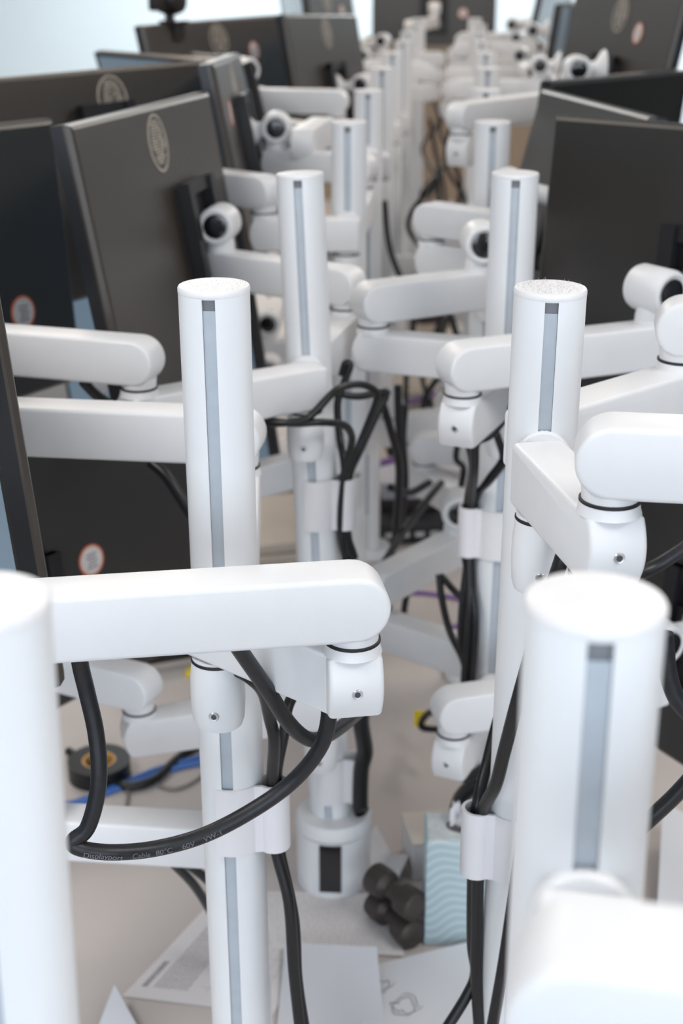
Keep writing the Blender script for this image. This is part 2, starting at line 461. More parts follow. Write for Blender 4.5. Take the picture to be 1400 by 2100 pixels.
    obj('mount_cup', cup(), WHITE, t, loc=(bv.x, bv.y, zb), rot=q)
    return t
BALLDZ = .020 + .005 + LH + .0005 + .034 - .020     # ball height above the elbow ring

# ------------------------------------------------------------------ monitors
MW, MH = .535, .322
def monitor_frame(c, a, p, r):
    a, p, r = R(a), R(p), R(r)
    nh = Vector((math.cos(a), math.sin(a), 0))
    n = nh*math.cos(p) + Vector((0, 0, -math.sin(p)))
    v = nh*math.sin(p) + Vector((0, 0, math.cos(p)))
    h = v.cross(n)
    if h.y < 0: h = -h
    v2 = v*math.cos(r) - h*math.sin(r)
    y = -n; x = y.cross(v2)
    return x, y, v2, n
def back_mesh():
    w, h = MW/2, MH/2; m = MB()
    rows = [(0, .0075, 0), (.0, .010, 0), (.003, .0150, 0), (.007, .0170, 0)]
    vs = []
    for ins, y, _ in rows:
        vs += [(-w+ins, y, -h+ins), (w-ins, y, -h+ins), (w-ins, y, h-ins), (-w+ins, y, h-ins)]
    fs = [(j*4+i, j*4+(i+1) % 4, (j+1)*4+(i+1) % 4, (j+1)*4+i) for j in range(len(rows)-1) for i in range(4)]
    k = (len(rows)-1)*4; fs += [(k, k+1, k+2, k+3), (3, 2, 1, 0)]
    return m.add(vs, fs).mesh('back_shell', 20)
def bezel_mesh():
    w, h, b = MW/2, MH/2, .007; m = MB(); y0, y1 = -.0060, .0075
    m.box(-w, w, y0, y1, -h, -h+b).box(-w, w, y0, y1, h-b, h).box(-w, -w+b, y0, y1, -h+b, h-b).box(w-b, w, y0, y1, -h+b, h-b)
    return m.mesh('bezel', 0)
def ring_mesh(r0, r1, t, n=32):
    m = MB(); vs = []
    for rr, y in ((r0, 0), (r1, 0), (r1, t), (r0, t)):
        for i in range(n):
            a = 2*PI*i/n; vs.append((rr*math.cos(a), y, rr*math.sin(a)))
    fs = [(j*n+i, j*n+(i+1) % n, ((j+1) % 4)*n+(i+1) % n, ((j+1) % 4)*n+i) for j in range(4) for i in range(n)]
    return m.add(vs, fs)
def badge_mesh():
    m = ring_mesh(.0315, .0345, .0012)
    rng = random.Random(3)
    # engraved strokes inside the ring, irregular like a crest
    for k in range(15):
        z = -.024 + k*.0035; half = math.sqrt(max(0, .028**2 - z*z))*rng.uniform(.55, .95); off = rng.uniform(-.006, .006)
        if abs(z) < .016: m.box(-half+off*.3, -half*.25+off, 0, .001, z, z+.0022); m.box(half*.05+off, half*.9, 0, .001, z+.0006, z+.0026)
        else: m.box(-half+off*.3, half+off*.3, 0, .001, z, z+.002)
    return m.mesh('logo_badge', 0)
def sticker_print():
    m = MB()
    for k in range(5): m.box(-.009+.002*(k % 2), .008-.0015*(k % 3), 0, .0004, -.010+k*.0042, -.0085+k*.0042)
    return m.mesh('sticker_print', 0)
def bracket_mesh():
    m = MB()
    m.box(-.055, .055, 0, .006, -.055, .055)
    m.box(-.060, -.040, .006, .020, -.105, .060).box(.040, .060, .006, .020, -.105, .060)
    m.box(-.060, .060, .006, .016, .044, .060).box(-.040, .040, .006, .014, -.014, .014)
    m.box(-.040, .040, .006, .018, -.098, -.082)
    return m.mesh('mount_bracket', 0)
def disc_mesh(r, y0, y1, n=28):
    m = MB(); m.lathe([(r, y0), (r, y1)], n, Matrix.Rotation(R(-90), 4, 'X')); return m.mesh('disc', 40)
MON = {}
def monitor(key, c, a, p, r, label, group=None, screen=SCREEN, sticker=(-.135, .085), logo=True, bracket=None):
    shell = BACK_WARM if logo else BACK
    """c: centre xyz, a: heading of the screen normal, p: downward pitch"""
    c = Vector(c)
    x, y, z, n = monitor_frame(c, a, p, r)
    t = thing('monitor', label, 'monitor', c, group)
    t.matrix_world = Matrix(((x.x, y.x, z.x, c.x), (x.y, y.y, z.y, c.y), (x.z, y.z, z.z, c.z), (0, 0, 0, 1)))
    obj('back_shell', cached(('mb', logo), back_mesh), shell, t)
    obj('bezel', cached('mz', bezel_mesh), BEZEL, t)
    sc = cached('ms'+screen.name, lambda: MB().box(-MW/2+.007, MW/2-.007, -.0045, .0060, -MH/2+.007, MH/2-.007).mesh('screen', 0))
    obj('screen', sc, screen, t)
    yb = .0170
    if logo:
        obj('logo_badge', cached('mlogo', badge_mesh), BADGE, t, (0, yb, .36*MH))
    if sticker:
        st = obj('round_sticker', cached('mst', lambda: disc_mesh(.0175, 0, .0008)), STICK, t, (sticker[0], yb, sticker[1]))
        obj('sticker_rim', cached('mrim', lambda: ring_mesh(.0172, .0200, .001).mesh('sticker_rim', 40)), STICKR, st)
        obj('sticker_print', cached('mpr', sticker_print), INK, st, (0, .0008, 0))
    bk = bracket if bracket else (0, 0)
    obj('mount_bracket', cached('mbr', bracket_mesh), BRACKET, t, (bk[0], yb, bk[1]))
    MON[key] = (c, x, y, z, n)
    return t
def link_monitor(ball3, key):
    """project the ball on the monitor's back plane: bracket offset, stub direction and length"""
    c, x, y, z, n = MON[key]
    d = Vector(ball3) - c
    dist = d.dot(y) - .0170 - .006
    return (d.dot(x), d.dot(z)), (-y, max(.045, dist))
def set_bracket(t, off):
    for ch in t.children:
        if ch.name.startswith('mount_bracket'):
            ch.location.x = max(-.21, min(.21, off[0])); ch.location.z = max(-.07, min(.10, off[1]))

ZR = lambda z: CAMZ + z       # relative-to-camera height to world
def ball_for(key, d=.090):
    c, x, y, z, n = MON[key]; return c + y*d

MONT = {}
def M_(key, c, a, p, r, label, **kw):
    MONT[key] = monitor(key, (c[0], c[1], ZR(c[2])), a, p, r, label, **kw)
# near row, backs and screens as the photo shows them
M_('M3', (-.357, 1.727, -.323), 174.5, 9.9, -1.2, 'dark monitor back with champagne crest badge, cup mount and ball joint on its bracket', sticker=None)
M_('M2', (-.610, 1.500, -.336), 154, 4.5, -1, 'dark monitor back with a red-rimmed round sticker low down, above two white links', sticker=(-.172, -.058), logo=False)
M_('M0', (-.472, 1.149, -.36), 217, 4.8, .2, 'monitor showing a pale blue screen reflection and black bezel above the long white link', sticker=None)
M_('M4', (-.518, 2.189, -.313), 154.4, 10.6, -.3, 'dark monitor back with round crest badge, its top edge below the pale blue screen', sticker=None)
M_('M5', (-.354, 2.330, -.305), 184.8, 10.3, -1.8, 'brownish monitor back seen edge-on with an oval sticker and silver highlight', sticker=(.16, .085))
M_('S1', (-.537, 2.880, -.331), 223.9, 15.4, -.6, 'screen with a pale blue reflection peeking over the crest-badged monitor back', sticker=None)
M_('M6', (-.533, 3.315, -.285), 155.3, 12.3, .5, 'brown monitor back carrying the black webcam on its top edge')
M_('M7', (-.319, 3.574, -.282), 167, 10.5, -1.9, 'dark brown monitor back with faint badge next to the webcam monitor', sticker=None)
M_('S2', (-.467, 4.12, -.315), 226.9, 12, -1.3, 'far monitor with a sliver of blue screen reflection beyond the webcam monitor', sticker=None)
M_('M1', (-.488, 1.505, -.688), 147.2, 6.5, .1, 'black lower monitor back with red-rimmed sticker under the two white links', sticker=(-.08, .004), logo=False)
M_('S4', (-.496, 2.286, -.654), 231.5, 6.5, -4.2, 'lower monitor with a pale blue screen reflection behind the crest-badged ball-joint monitor', sticker=None)
# opposite row
M_('M9', (.276, 1.519, -.321), 37.3, 5.8, -2, 'large dark slate monitor back with black bracket beside the ball joint', sticker=None, logo=False)
M_('MD', (.155, 2.035, -.339), 10.7, 14, -1.3, 'grey monitor back seen edge-on behind the dark slate monitor', sticker=None, logo=False)
M_('M10', (.262, 2.558, -.343), -31.6, 5.3, -1.2, 'monitor with a black switched-off screen and light top edge', sticker=None, logo=False, screen=SCREEN_OFF)
M_('M11', (.315, 3.090, -.222), 17.5, 11, .2, 'grey-brown monitor back with crest badge, white round sticker and black bracket', sticker=(-.105, .085))
M_('M12', (.315, 1.50, -.735), 35, 5, 0, 'dark lower monitor back behind the near arm with two screws', sticker=None, logo=False)

def mk_arm(poleid, fb, ring, elbow, ball=None, mon=None, label='', group=None, head=True, **kw):
    ring = ZR(ring)
    if ball is None:
        b3 = ball_for(mon); ball = (b3.x, b3.y)
    b3 = Vector((ball[0], ball[1], ring + BALLDZ))
    stub = None
    if mon:
        off, stub = link_monitor(b3, mon); set_bracket(MONT[mon], off)
    return arm(poleid, fb, ring, elbow, ball, label, group, head, stub, **kw)
def ez(px, py, z): v = atz(px, py, ZR(z)); return (v.x, v.y)
A_el = ez(722, 1312, -.42)
arm('L1', -1, ZR(-.42), A_el, (-.315, .785), 'white arm with a long level link whose dusty cable hangs under it', sock=R(-76), stub=(Vector((-1, .1, -.1)), .06))
mk_arm('L1', 1, -.42, ez(490, 955, -.42), (-.425, 1.195), 'M0', 'white arm passing behind the clip-carrying sharp pole to the pale blue screen')
mk_arm('L2', -1, -.40, ez(285, 795, -.40), (-.53, 1.40), 'M2', 'white two-link arm in front of the sticker-marked dark monitor back')
mk_arm('L2', 1, -.40, ez(707, 632, -.40), ez(452, 512, -.348), 'M3', 'white arm with ball joint and cup holding the crest-badged monitor')
arm('R1', -1, ZR(-.306), ez(1250, 1025, -.306), (.315, .805), 'sharp white arm with ribbed mounting disc and hex screws on the fuzzy-capped pole', stub=(Vector((1, .1, 0)), .06))
arm('R1', 1, ZR(-.306), ez(1395, 738, -.306), (.40, 1.13), 'white arm reaching away behind the fuzzy-capped pole', stub=(Vector((1, .1, 0)), .06))
mk_arm('R2', -1, -.40, ez(948, 808, -.40), ez(1338, 660, -.348), 'M9', 'white arm with screw-fronted elbow holding the dark slate monitor')
arm('R2', 1, ZR(-.40), ez(765, 668, -.40), ez(985, 552, -.348), 'white zigzag arm with elbow between the rows and ball joint behind a pole', stub=(Vector((1, .15, 0)), .046))
arm('R0', -1, ZR(-.306), (.044, .335), (.26, .31), 'out-of-focus white arm below the round disc of the blurred pole', stub=(Vector((1, 0, 0)), .06))
# lower level
mk_arm('L2', -1, -.785, ez(285, 1455, -.785), (-.43, 1.42), 'M1', 'low white arm above the blue network cables')
arm('L1', 1, ZR(-.835), ez(480, 1775, -.835), (-.40, 1.175), 'low white link behind the dusty cable loop', stub=(Vector((-1, 0, 0)), .06))
mk_arm('R2', -1, -.79, ez(930, 1502, -.79), (.235, 1.45), 'M12', 'low white arm with screw-fronted elbow above the tissue box')
arm('R2', 1, ZR(-.785), ez(775, 1245, -.785), ez(937, 1088, -.733), 'low white zigzag arm with black-capped ball joint beside purple cables', stub=(Vector((1, .1, 0)), .07))
# third poles
mk_arm('L3', -1, -.33, ez(542, 436, -.33), (-.45, 2.12), 'M4', 'white arm stretched behind the black-capped ball joint to the crest-badged monitor')
mk_arm('L3', 1, -.335, (-.150, 2.27), ez(567, 304, -.283), 'M5', 'white arm with small ball joint holding the edge-on brown monitor')
mk_arm('L4', 1, -.285, ez(690, 240, -.285), (-.42, 2.86), 'S1', 'blurred white arm leading to the pale blue screen')
mk_arm('L5', -1, -.375, (-.27, 3.02), None, 'M6', 'blurred white arm under the webcam monitor')
mk_arm('L6', -1, -.365, (-.19, 3.42), None, 'M7', 'blurred white arm at the faint-badged brown monitor')
mk_arm('L7', -1, -.40, (-.20, 4.04), None, 'S2', 'blurred white arm behind the far blue screen sliver')
arm('L4', -1, ZR(-.30), ez(660, 303, -.30), ez(622, 262, -.248), 'blurred short-folded white arm beside the edge-on brown monitor', head=False)
mk_arm('R3', -1, -.37, ez(885, 490, -.37), (.072, 1.95), 'MD', 'white arm with elbow between the rows, holding the edge-on grey monitor')
mk_arm('R3', 1, -.43, (-.04, 2.28), None, 'M10', 'white arm behind its pole holding the black switched-off screen')
arm('R4', -1, ZR(-.27), ez(945, 275, -.27), ez(1180, 180, -.218), 'white arm reaching over the far side of the black switched-off screen', stub=(Vector((1, .1, 0)), .05))
mk_arm('R5', -1, -.315, (.06, 2.90), None, 'M11', 'white arm with a ball joint at the grey-brown badged monitor')
arm('R3', -1, ZR(-.75), ez(870, 950, -.75), (.14, 2.12), 'low white arm beside the beige paper stack', stub=(Vector((1, .1, 0)), .06))
arm('R3', 1, ZR(-.755), (-.06, 2.27), (.08, 2.33), 'low white arm on the far side of its pole, over dark clutter', stub=(Vector((1, .1, 0)), .06))
arm('L3', -1, ZR(-.66), (-.30, 1.86), (-.46, 1.98), 'shaded low white link behind the base-window pole', stub=(Vector((-1, .1, 0)), .06))
# far arms and monitors
rng = random.Random(11)
SKIP_U = {('L', 4, -1), ('L', 4, 1), ('L', 5, -1), ('L', 5, 1), ('L', 6, -1), ('L', 6, 1), ('L', 7, -1), ('L', 10, 1), ('R', 4, -1), ('R', 4, 1), ('R', 5, -1), ('R', 5, 1)}
NO_MON = {('R', 4, 1), ('R', 6, -1)}
for s in 'LR':
    sg = -1 if s == 'L' else 1
    row = 'webcam row' if s == 'L' else 'row opposite the webcam'
    for i in range(4, NP):
        px_, py_ = (rowx(s), rowy(s, i))
        for fb in (-1, 1):
            for lev, ring in (('upper', -.33), ('lower', -.74)):
                if lev == 'upper' and (s, i, fb) in SKIP_U: continue
                if lev == 'lower' and i > 6: continue
                rg = ring + rng.uniform(-.05, .05)
                el = (px_ - sg*rng.uniform(.01, .09), py_ + fb*(rng.uniform(.15, .19) if fb < 0 else rng.uniform(.09, .12)))
                bl = (el[0] + sg*rng.uniform(.19, .23), el[1] + (fb*rng.uniform(.0, .03) if fb < 0 else -.02))
                lab = f'blurred white {lev} mount far down the {row}'
                grp = f'far {lev} mounts of the {row}'
                key = f'F{s}{i}{fb}'
                if lev == 'upper' and fb == -1 and (s, i, fb) not in NO_MON:
                    a = (180 if s == 'L' else 0) - sg*(-1)**i*rng.uniform(8, 16)
                    n = Vector((math.cos(R(a)), math.sin(R(a)), 0))
                    M_(key, (bl[0] + n.x*.10 + sg*(.04 + .05*(i % 2)), py_ - .16, rg+.085+rng.uniform(-.01, .02)), a, rng.uniform(6, 11), rng.uniform(-1.5, 1.5),
                       f'blurred dark monitor far down the {row}', group=f'far monitors of the {row}')
                    mk_arm(f'{s}{i}', fb, rg, el, bl, key, lab, group=grp, detail=False)
                elif lev == 'lower' and fb == -1 and i > (5 if s == 'L' else 4):
                    a = (180 if s == 'L' else 0) - sg*(-1)**i*rng.uniform(8, 16)
                    n = Vector((math.cos(R(a)), math.sin(R(a)), 0))
                    M_(key+'l', (bl[0] + n.x*.10 + sg*(.04 + .05*(i % 2)), py_ - .16, rg+.085), a, rng.uniform(4, 8), rng.uniform(-1.5, 1.5),
                       f'blurred dark lower monitor far down the {row}', group=f'far lower monitors of the {row}')
                    mk_arm(f'{s}{i}', fb, rg, el, bl, key+'l', lab, group=grp, detail=False)
                else:
                    arm(f'{s}{i}', fb, ZR(rg), el, bl, lab, grp, detail=False)
fp = thing('filler_partition', 'added beige felt panel covering the bright wall at the end of the pole rows', 'partition', (-.05, 6.80, DESK))  # made-up partition, added to mask the bright wall with a beige tone
obj('felt_panel', MB().box(-.80, .80, -.018, .018, .02, .72), mat('beige_felt', (.40, .32, .25), .95, noise=.25, nscale=200), fp)
for x_ in (-.808, .808): obj('frame_post', MB().box(x_-.010, x_+.010, -.02, .02, 0, .74), DESKLEG, fp)
obj('frame_rail', MB().box(-.798, .798, -.02, .02, .72, .74), DESKLEG, fp)
obj('frame_rail', MB().box(-.798, .798, -.02, .02, 0, .02), DESKLEG, fp)
pe = aty(890, 12, 6.55)
M_('END', (pe.x, 6.55, pe.z-CAMZ), 92, 4, 0, 'black monitor back with a white round sticker closing the end of the rows', sticker=(-.125, -.03), logo=False)
mk_arm('L10', 1, pe.z-CAMZ-.0925, (-.21, 6.10), None, 'END', 'blurred white arm holding the black monitor that closes the rows')
bpy.context.view_layer.update()

# ------------------------------------------------------------------ cable clips on the poles
def clip(poleid, sgn, zc, label, hh=.030):
    P = pole_at(poleid, zc)
    r0 = PR + .0014; path = []
    for i in range(13):                                   # hugs the front of the tube
        a = R(-112 + 70*i/12); path.append((r0*math.cos(a), r0*math.sin(a)))
    cx, cy, rc = .0335, -.0075, .0118
    for i in range(25):                                   # loop that holds the cables
        a = R(-128 + 275*i/24); path.append((cx + rc*math.cos(a), cy + rc*math.sin(a)))
    th = .0013; m = MB(); n = len(path); vs = []
    for z in (-hh, hh):
        for sd in (-1, 1):
            for i in range(n):
                p0 = Vector(path[max(i-1, 0)]); p1 = Vector(path[min(i+1, n-1)]); t_ = (p1-p0).normalized()
                vs.append((sgn*(path[i][0] + sd*th*t_.y), path[i][1] - sd*th*t_.x, z))
    fs = []
    for i in range(n-1):
        a, b, c, d = i, n+i, 2*n+i, 3*n+i
        fs += [(a, a+1, c+1, c), (b, b+1, d+1, d), (a, a+1, b+1, b), (c, c+1, d+1, d)]
    fs += [(0, n, 3*n, 2*n), (n-1, 2*n-1, 4*n-1, 3*n-1)]
    m.add(vs, fs)
    o = obj('cable_clip', m, CLIP, None, (P.x, P.y, zc))
    return tag(o, label, 'cable clip')
clip('L1', 1, ZR(-.633), 'white wrap-around cable clip on the sharp pole behind the dusty cable')
clip('R1', -1, ZR(-.658), 'white wrap-around cable clip beside the tissue box')
clip('R2', -1, ZR(-.615), 'white cable clip just below the black-capped ball joint')
clip('L2', 1, ZR(-.575), 'white cable clip on the base-window pole below looped black cables')
clip('L2', 1, ZR(-.930), 'white cable clip low on the base-window pole, above its flange')

# ------------------------------------------------------------------ cables
def incl(poleid, sgn, zrel, dx=0, dy=0):      # a point inside a clip's loop
    P = pole_at(poleid, ZR(zrel)); return Vector((P.x + sgn*.0335 + dx, P.y - .0075 + dy, ZR(zrel)))
def spline(P, sub=8):
    P = [Vector(p) for p in P]; Q = [P[0]*2-P[1]] + P + [P[-1]*2-P[-2]]; out = []
    for i in range(1, len(Q)-2):
        a, b, c, d = Q[i-1], Q[i], Q[i+1], Q[i+2]
        for k in range(sub):
            t = k/sub
            out.append(.5*((2*b) + (c-a)*t + (2*a-5*b+4*c-d)*t*t + (3*b-a-3*c+d)*t**3))
    out.append(P[-1]); return out
def cable(pts, r, label, m=CABLE, name='cable', group=None, world=False, sub=8):
    path = spline([p if isinstance(p, Vector) else aty(*p) for p in pts], sub)
    o = obj(name, MB().tube(path, r, 12), m)
    tag(o, label, 'cable', group); return o, path
def desk_cable(pts, r, label, m, group=None):
    return cable([atz(x, y, DESK + r + .0005) for x, y in pts], r, label, m, group=group, world=True)
dust, dust_path = cable([(668, 1418, .865), (674, 1470, .862), (655, 1535, .865), (600, 1602, .868), (520, 1660, .86), (420, 1712, .845), (320, 1740, .83), (230, 1748, .815), (165, 1740, .81), (150, 1725, .81),
       (178, 1700, .812), (197, 1640, .814), (203, 1580, .816), (196, 1500, .82), (178, 1420, .822), (164, 1360, .82), (158, 1300, .815)],
      .0057, 'dusty black display cable with printed lettering looping in front of the sharp pole', CABLE_DUSTY)
cable([(470, 1300, .825), (500, 1345, .84), (545, 1410, .86), (590, 1480, .885), (625, 1512, .90), (655, 1515, .915), (700, 1490, .98), (748, 1450, 1.1)], .0056,
      'thick black cable curving down from the long white link', CABLE_DUSTY)
cable([(480, 1372, .915), (512, 1390, .905), (540, 1420, .915), (552, 1470, .93), (562, 1520, .935), incl('L1', 1, -.605, 0, -.004), incl('L1', 1, -.660, .001, -.004), (592, 1850, .95), (602, 1990, .945), (617, 2130, .94)], .0048,
      'black cable running through the clip on the sharp pole')
cable([(606, 1418, 1.0), (590, 1450, .98), (583, 1500, .97), incl('L1', 1, -.605, .002, .005), incl('L1', 1, -.660, .002, .005), (602, 1880, .96), (610, 2010, .955), (628, 2130, .95)], .0045,
      'second black cable behind the first inside the sharp pole clip')
cable([(1168, 1090, .90), (1150, 1150, .89), (1110, 1270, .90), (1066, 1420, .915), (1034, 1540, .932), (1016, 1610, .945), incl('R1', -1, -.632, .003, -.004), incl('R1', -1, -.685, .002, -.004), (978, 1900, .975), (977, 2000, .975), (984, 2130, .97)], .0052,
      'glossy black cable dropping into the clip beside the tissue box')
cable([(1090, 1300, 1.035), (1030, 1450, 1.02), (1000, 1560, 1.0), incl('R1', -1, -.632, -.001, .005), incl('R1', -1, -.685, -.002, .005), (968, 1930, .985), (975, 1995, .985), (955, 2045, .98), (905, 2125, .97)], .0048,
      'black cable swerving away below the clip beside the tissue box')
cable([(1112, 1480, .93), (1078, 1680, .935), (1052, 1850, .935), (1032, 1980, .93), (1005, 2130, .925)], .005, 'black cable hanging between the blurred pole and the fuzzy-capped pole')
cable([(1190, 1160, .95), (1250, 1180, 1.0), (1310, 1176, 1.02), (1360, 1152, 1.03), (1440, 1100, 1.03)], .0055, 'dusty black cable sagging under the sharp arm with hex screws', CABLE_DUSTY)
cable([(1362, 1300, .78), (1370, 1380, .78), (1392, 1440, .78), (1440, 1490, .78)], .0055, 'dusty dark cable beside the blurred pole with the round disc', CABLE_DUSTY)
cable([(1310, 1700, .9), (1345, 1668, .9), (1385, 1630, .9), (1440, 1570, .9)], .006, 'glossy black cable rising behind the blurred pole with the round disc')
# bundle at the base-window pole
G2 = 'black cables bundled on the base-window pole'
B2 = 'black cable looping into the clip of the base-window pole'
cable([(520, 865, 1.44), (570, 868, 1.42), (620, 862, 1.42), (645, 845, 1.43), (690, 800, 1.46), (735, 788, 1.5), (768, 800, 1.52), (772, 822, 1.53), (742, 900, 1.53), (718, 960, 1.515), (707, 1010, 1.5), (704, 1080, 1.5), (715, 1140, 1.5)], .0042, B2, group=G2)
cable([(525, 860, 1.445), (600, 868, 1.425), (660, 866, 1.43), (705, 872, 1.46), (721, 895, 1.485), (716, 930, 1.495), (703, 985, 1.495), (698, 1085, 1.495), (708, 1150, 1.5)], .0042, B2, group=G2)
cable([(700, 770, 1.56), (708, 745, 1.56), (718, 750, 1.56), (705, 785, 1.555), (692, 830, 1.545), (697, 900, 1.53), (706, 960, 1.51), (712, 1080, 1.505), (722, 1150, 1.505)], .0042, B2, group=G2)
cable([(685, 806, 1.55), (735, 813, 1.56), (790, 806, 1.58), (772, 850, 1.57), (738, 925, 1.55), (714, 985, 1.508), (708, 1075, 1.508), (728, 1145, 1.51)], .0042, B2, group=G2)
G3 = 'loose black cables between the pole rows'
for pts in ([(815, 790, 1.9), (817, 860, 1.9), (820, 930, 1.9), (816, 1060, 1.9), (800, 1150, 1.9)], [(780, 815, 1.78), (800, 880, 1.8), (818, 960, 1.83), (812, 1080, 1.85)],
            [(795, 800, 1.75), (765, 850, 1.75), (740, 920, 1.75)], [(800, 1000, 1.9), (840, 1010, 1.95), (880, 990, 2.0)], [(790, 1150, 1.8), (835, 1080, 1.9), (880, 1020, 2.0), (905, 990, 2.05)],
            [(830, 830, 2.0), (826, 900, 2.0), (830, 1000, 2.0), (812, 1120, 2.0)]):
    cable(pts, .0055, 'loose black cable hanging between the two rows of poles', group=G3)
cable([(745, 1440, 1.45), (740, 1480, 1.46), (748, 1540, 1.48), (740, 1580, 1.485), (738, 1650, 1.485), (742, 1665, 1.48)], .010, 'thick black cable bundle entering the low clip above the flange')
# bundle at the pole behind the fuzzy-capped one
G4 = 'black cables in the clip below the ball joint'
B4 = 'black cable running through the clip below the ball joint'
cable([(1062, 800, 1.46), (1040, 845, 1.44), (1005, 890, 1.43), (975, 908, 1.43), (972, 960, 1.46), incl('R2', -1, -.585, 0.001, -0.005), incl('R2', -1, -.645, 0.001, -0.005), (962, 1250, 1.51), (952, 1400, 1.51)], .0052, B4, group=G4)
cable([(960, 905, 1.46), (968, 960, 1.48), incl('R2', -1, -.585, -0.004, -0.001), incl('R2', -1, -.645, -0.004, -0.001), (974, 1260, 1.505), (968, 1400, 1.505)], .0042, B4, group=G4)
cable([(1018, 890, 1.47), (1030, 940, 1.48), (1000, 985, 1.495), incl('R2', -1, -.585, 0.004, 0.001), incl('R2', -1, -.645, 0.004, 0.001), (968, 1270, 1.52), (958, 1400, 1.52)], .0042, B4, group=G4)
cable([(1040, 940, 1.475), (1005, 985, 1.49), incl('R2', -1, -.585, 0, 0.005), incl('R2', -1, -.645, 0, 0.005), (948, 1230, 1.525), (945, 1320, 1.52), (962, 1410, 1.52)], .0042, B4, group=G4)
cable([(940, 900, 1.9), (935, 940, 1.9), (950, 960, 1.9), (945, 1000, 1.9)], .0045, 'loose black cable hanging between the two rows of poles', group=G3)
cable([(900, 1178, 1.62), (906, 1230, 1.61), (922, 1295, 1.59), (948, 1350, 1.56), (960, 1400, 1.54)], .0045, 'thin black cable looping beside the purple cables', group=None)
cable([(905, 1182, 1.64), (935, 1215, 1.6), (960, 1235, 1.55)], .0045, 'short black cable crossing above the purple cables')
cable([(835, 1212, 1.9), (830, 1240, 1.9), (826, 1270, 1.9)], .005, 'short black cable end behind the low white zigzag mount')
cable([(1020, 1545, 1.40), (990, 1575, 1.41), (955, 1595, 1.43), (940, 1580, 1.45)], .006, 'black cable under the low screw-fronted elbow')
cable([(985, 1600, 1.44), (955, 1625, 1.46), (940, 1650, 1.48), (935, 1690, 1.50)], .010, 'thick black cable behind the beige carton')
# left side
cable([(310, 948, 1.33), (340, 975, 1.32), (370, 1020, 1.31), (395, 1060, 1.30)], .006, 'black cable hanging below the link that passes behind the sharp pole')
cable([(170, 782, 1.40), (200, 812, 1.41), (245, 842, 1.43)], .0055, 'short black cable between two white links')
cable([(355, 1770, 1.22), (400, 1818, 1.26), (440, 1885, 1.3), (470, 1960, 1.3)], .005, 'black cable dropping beside the printed sheet of paper')
cable([(385, 1772, 1.22), (420, 1800, 1.24), (450, 1830, 1.26)], .005, 'second black cable above the printed sheet of paper')
desk_cable([(110, 1655), (170, 1640), (260, 1603), (330, 1575), (430, 1548)], .004, 'blue network cable lying on the desk near the black ring', BLUEC, 'blue network cables')
desk_cable([(110, 1690), (170, 1645), (290, 1600), (360, 1575), (430, 1560)], .004, 'blue network cable lying on the desk near the black ring', BLUEC, 'blue network cables')
desk_cable([(140, 1540), (215, 1590), (260, 1612), (315, 1600), (365, 1555), (420, 1520)], .0065, 'black cable arching over the blue network cables', CABLE)
desk_cable([(300, 1598), (345, 1618), (385, 1610), (430, 1580)], .0025, 'thin grey cable beside the blue network cables', mat('grey_cable', (.22, .20, .19), .5))
desk_cable([(262, 1615), (262, 1640), (255, 1670)], .0025, 'short thin grey cable under the black arching cable', MATS['grey_cable'])
desk_cable([(780, 1222), (840, 1215), (900, 1220), (960, 1232)], .004, 'purple network cable on the desk between the rows', PURP, 'purple network cables')
desk_cable([(770, 1262), (850, 1285), (900, 1290), (960, 1278)], .004, 'purple network cable on the desk between the rows', PURP, 'purple network cables')
cable([(770, 952, 2.6), (830, 938, 2.65), (880, 930, 2.7), (950, 905, 2.8)], .007, 'purple network cable strung between far poles', PURP)
cable([(820, 830, 3.0), (870, 815, 3.05), (920, 795, 3.1)], .005, 'purple network cable above the beige paper stack', PURP)
yc, _ = cable([(905, 1460, 1.75), (880, 1462, 1.78), (864, 1480, 1.8), (868, 1493, 1.8), (905, 1497, 1.78)], .005, 'black cable with a yellow tag beside the low elbow')
p = aty(861, 1474, 1.82)
obj('yellow_tag', MB().box(-.009, .009, -.001, .001, -.013, .013), YEL, yc, p)
desk_cable([(1372, 1822), (1400, 1832), (1450, 1840)], .006, 'blue cable on the desk behind the blurred pole with the disc', BLUEC)

# printed lettering along the dusty cable
def text_mesh(txt, size):
    c = bpy.data.curves.new('lettering', 'FONT'); c.body = txt; c.size = size; c.align_x = 'CENTER'; c.align_y = 'CENTER'
    o = bpy.data.objects.new('lettering', c); COL.objects.link(o)
    bpy.context.view_layer.update()
    me = bpy.data.meshes.new_from_object(o.evaluated_get(bpy.context.evaluated_depsgraph_get()))
    bpy.data.objects.remove(o); bpy.data.curves.remove(c)
    return me
cam_p = Vector((0, 0, CAMZ))
for txt, px_ in (('Displayport', 210), ('Cable', 283), ('80°C', 336), ('60V', 382), ('VW-1', 430)):
    best = min(range(20, 70), key=lambda i: abs((lambda q: 700 + F_PX*((q.x*math.cos(YAW)+q.y*math.sin(YAW))/((-q.x*math.sin(YAW)+q.y*math.cos(YAW))*math.cos(TILT) - (q.z-CAMZ)*math.sin(TILT))))(dust_path[i]) - px_))
    c = dust_path[best]; tx = (dust_path[best-1]-dust_path[best+1]).normalized()
    tx = -tx if tx.x < 0 else tx
    out = (cam_p - c).normalized(); out = (out + Vector((0, 0, -.55)))
    out = (out - tx*out.dot(tx)).normalized(); ty = out.cross(tx)
    me = text_mesh(txt, .0058)
    o = obj('printed_lettering', me, PRINT, dust)
    q = c + out*.0060
    o.matrix_world = Matrix(((tx.x, ty.x, out.x, q.x), (tx.y, ty.y, out.y, q.y), (tx.z, ty.z, out.z, q.z), (0, 0, 0, 1)))

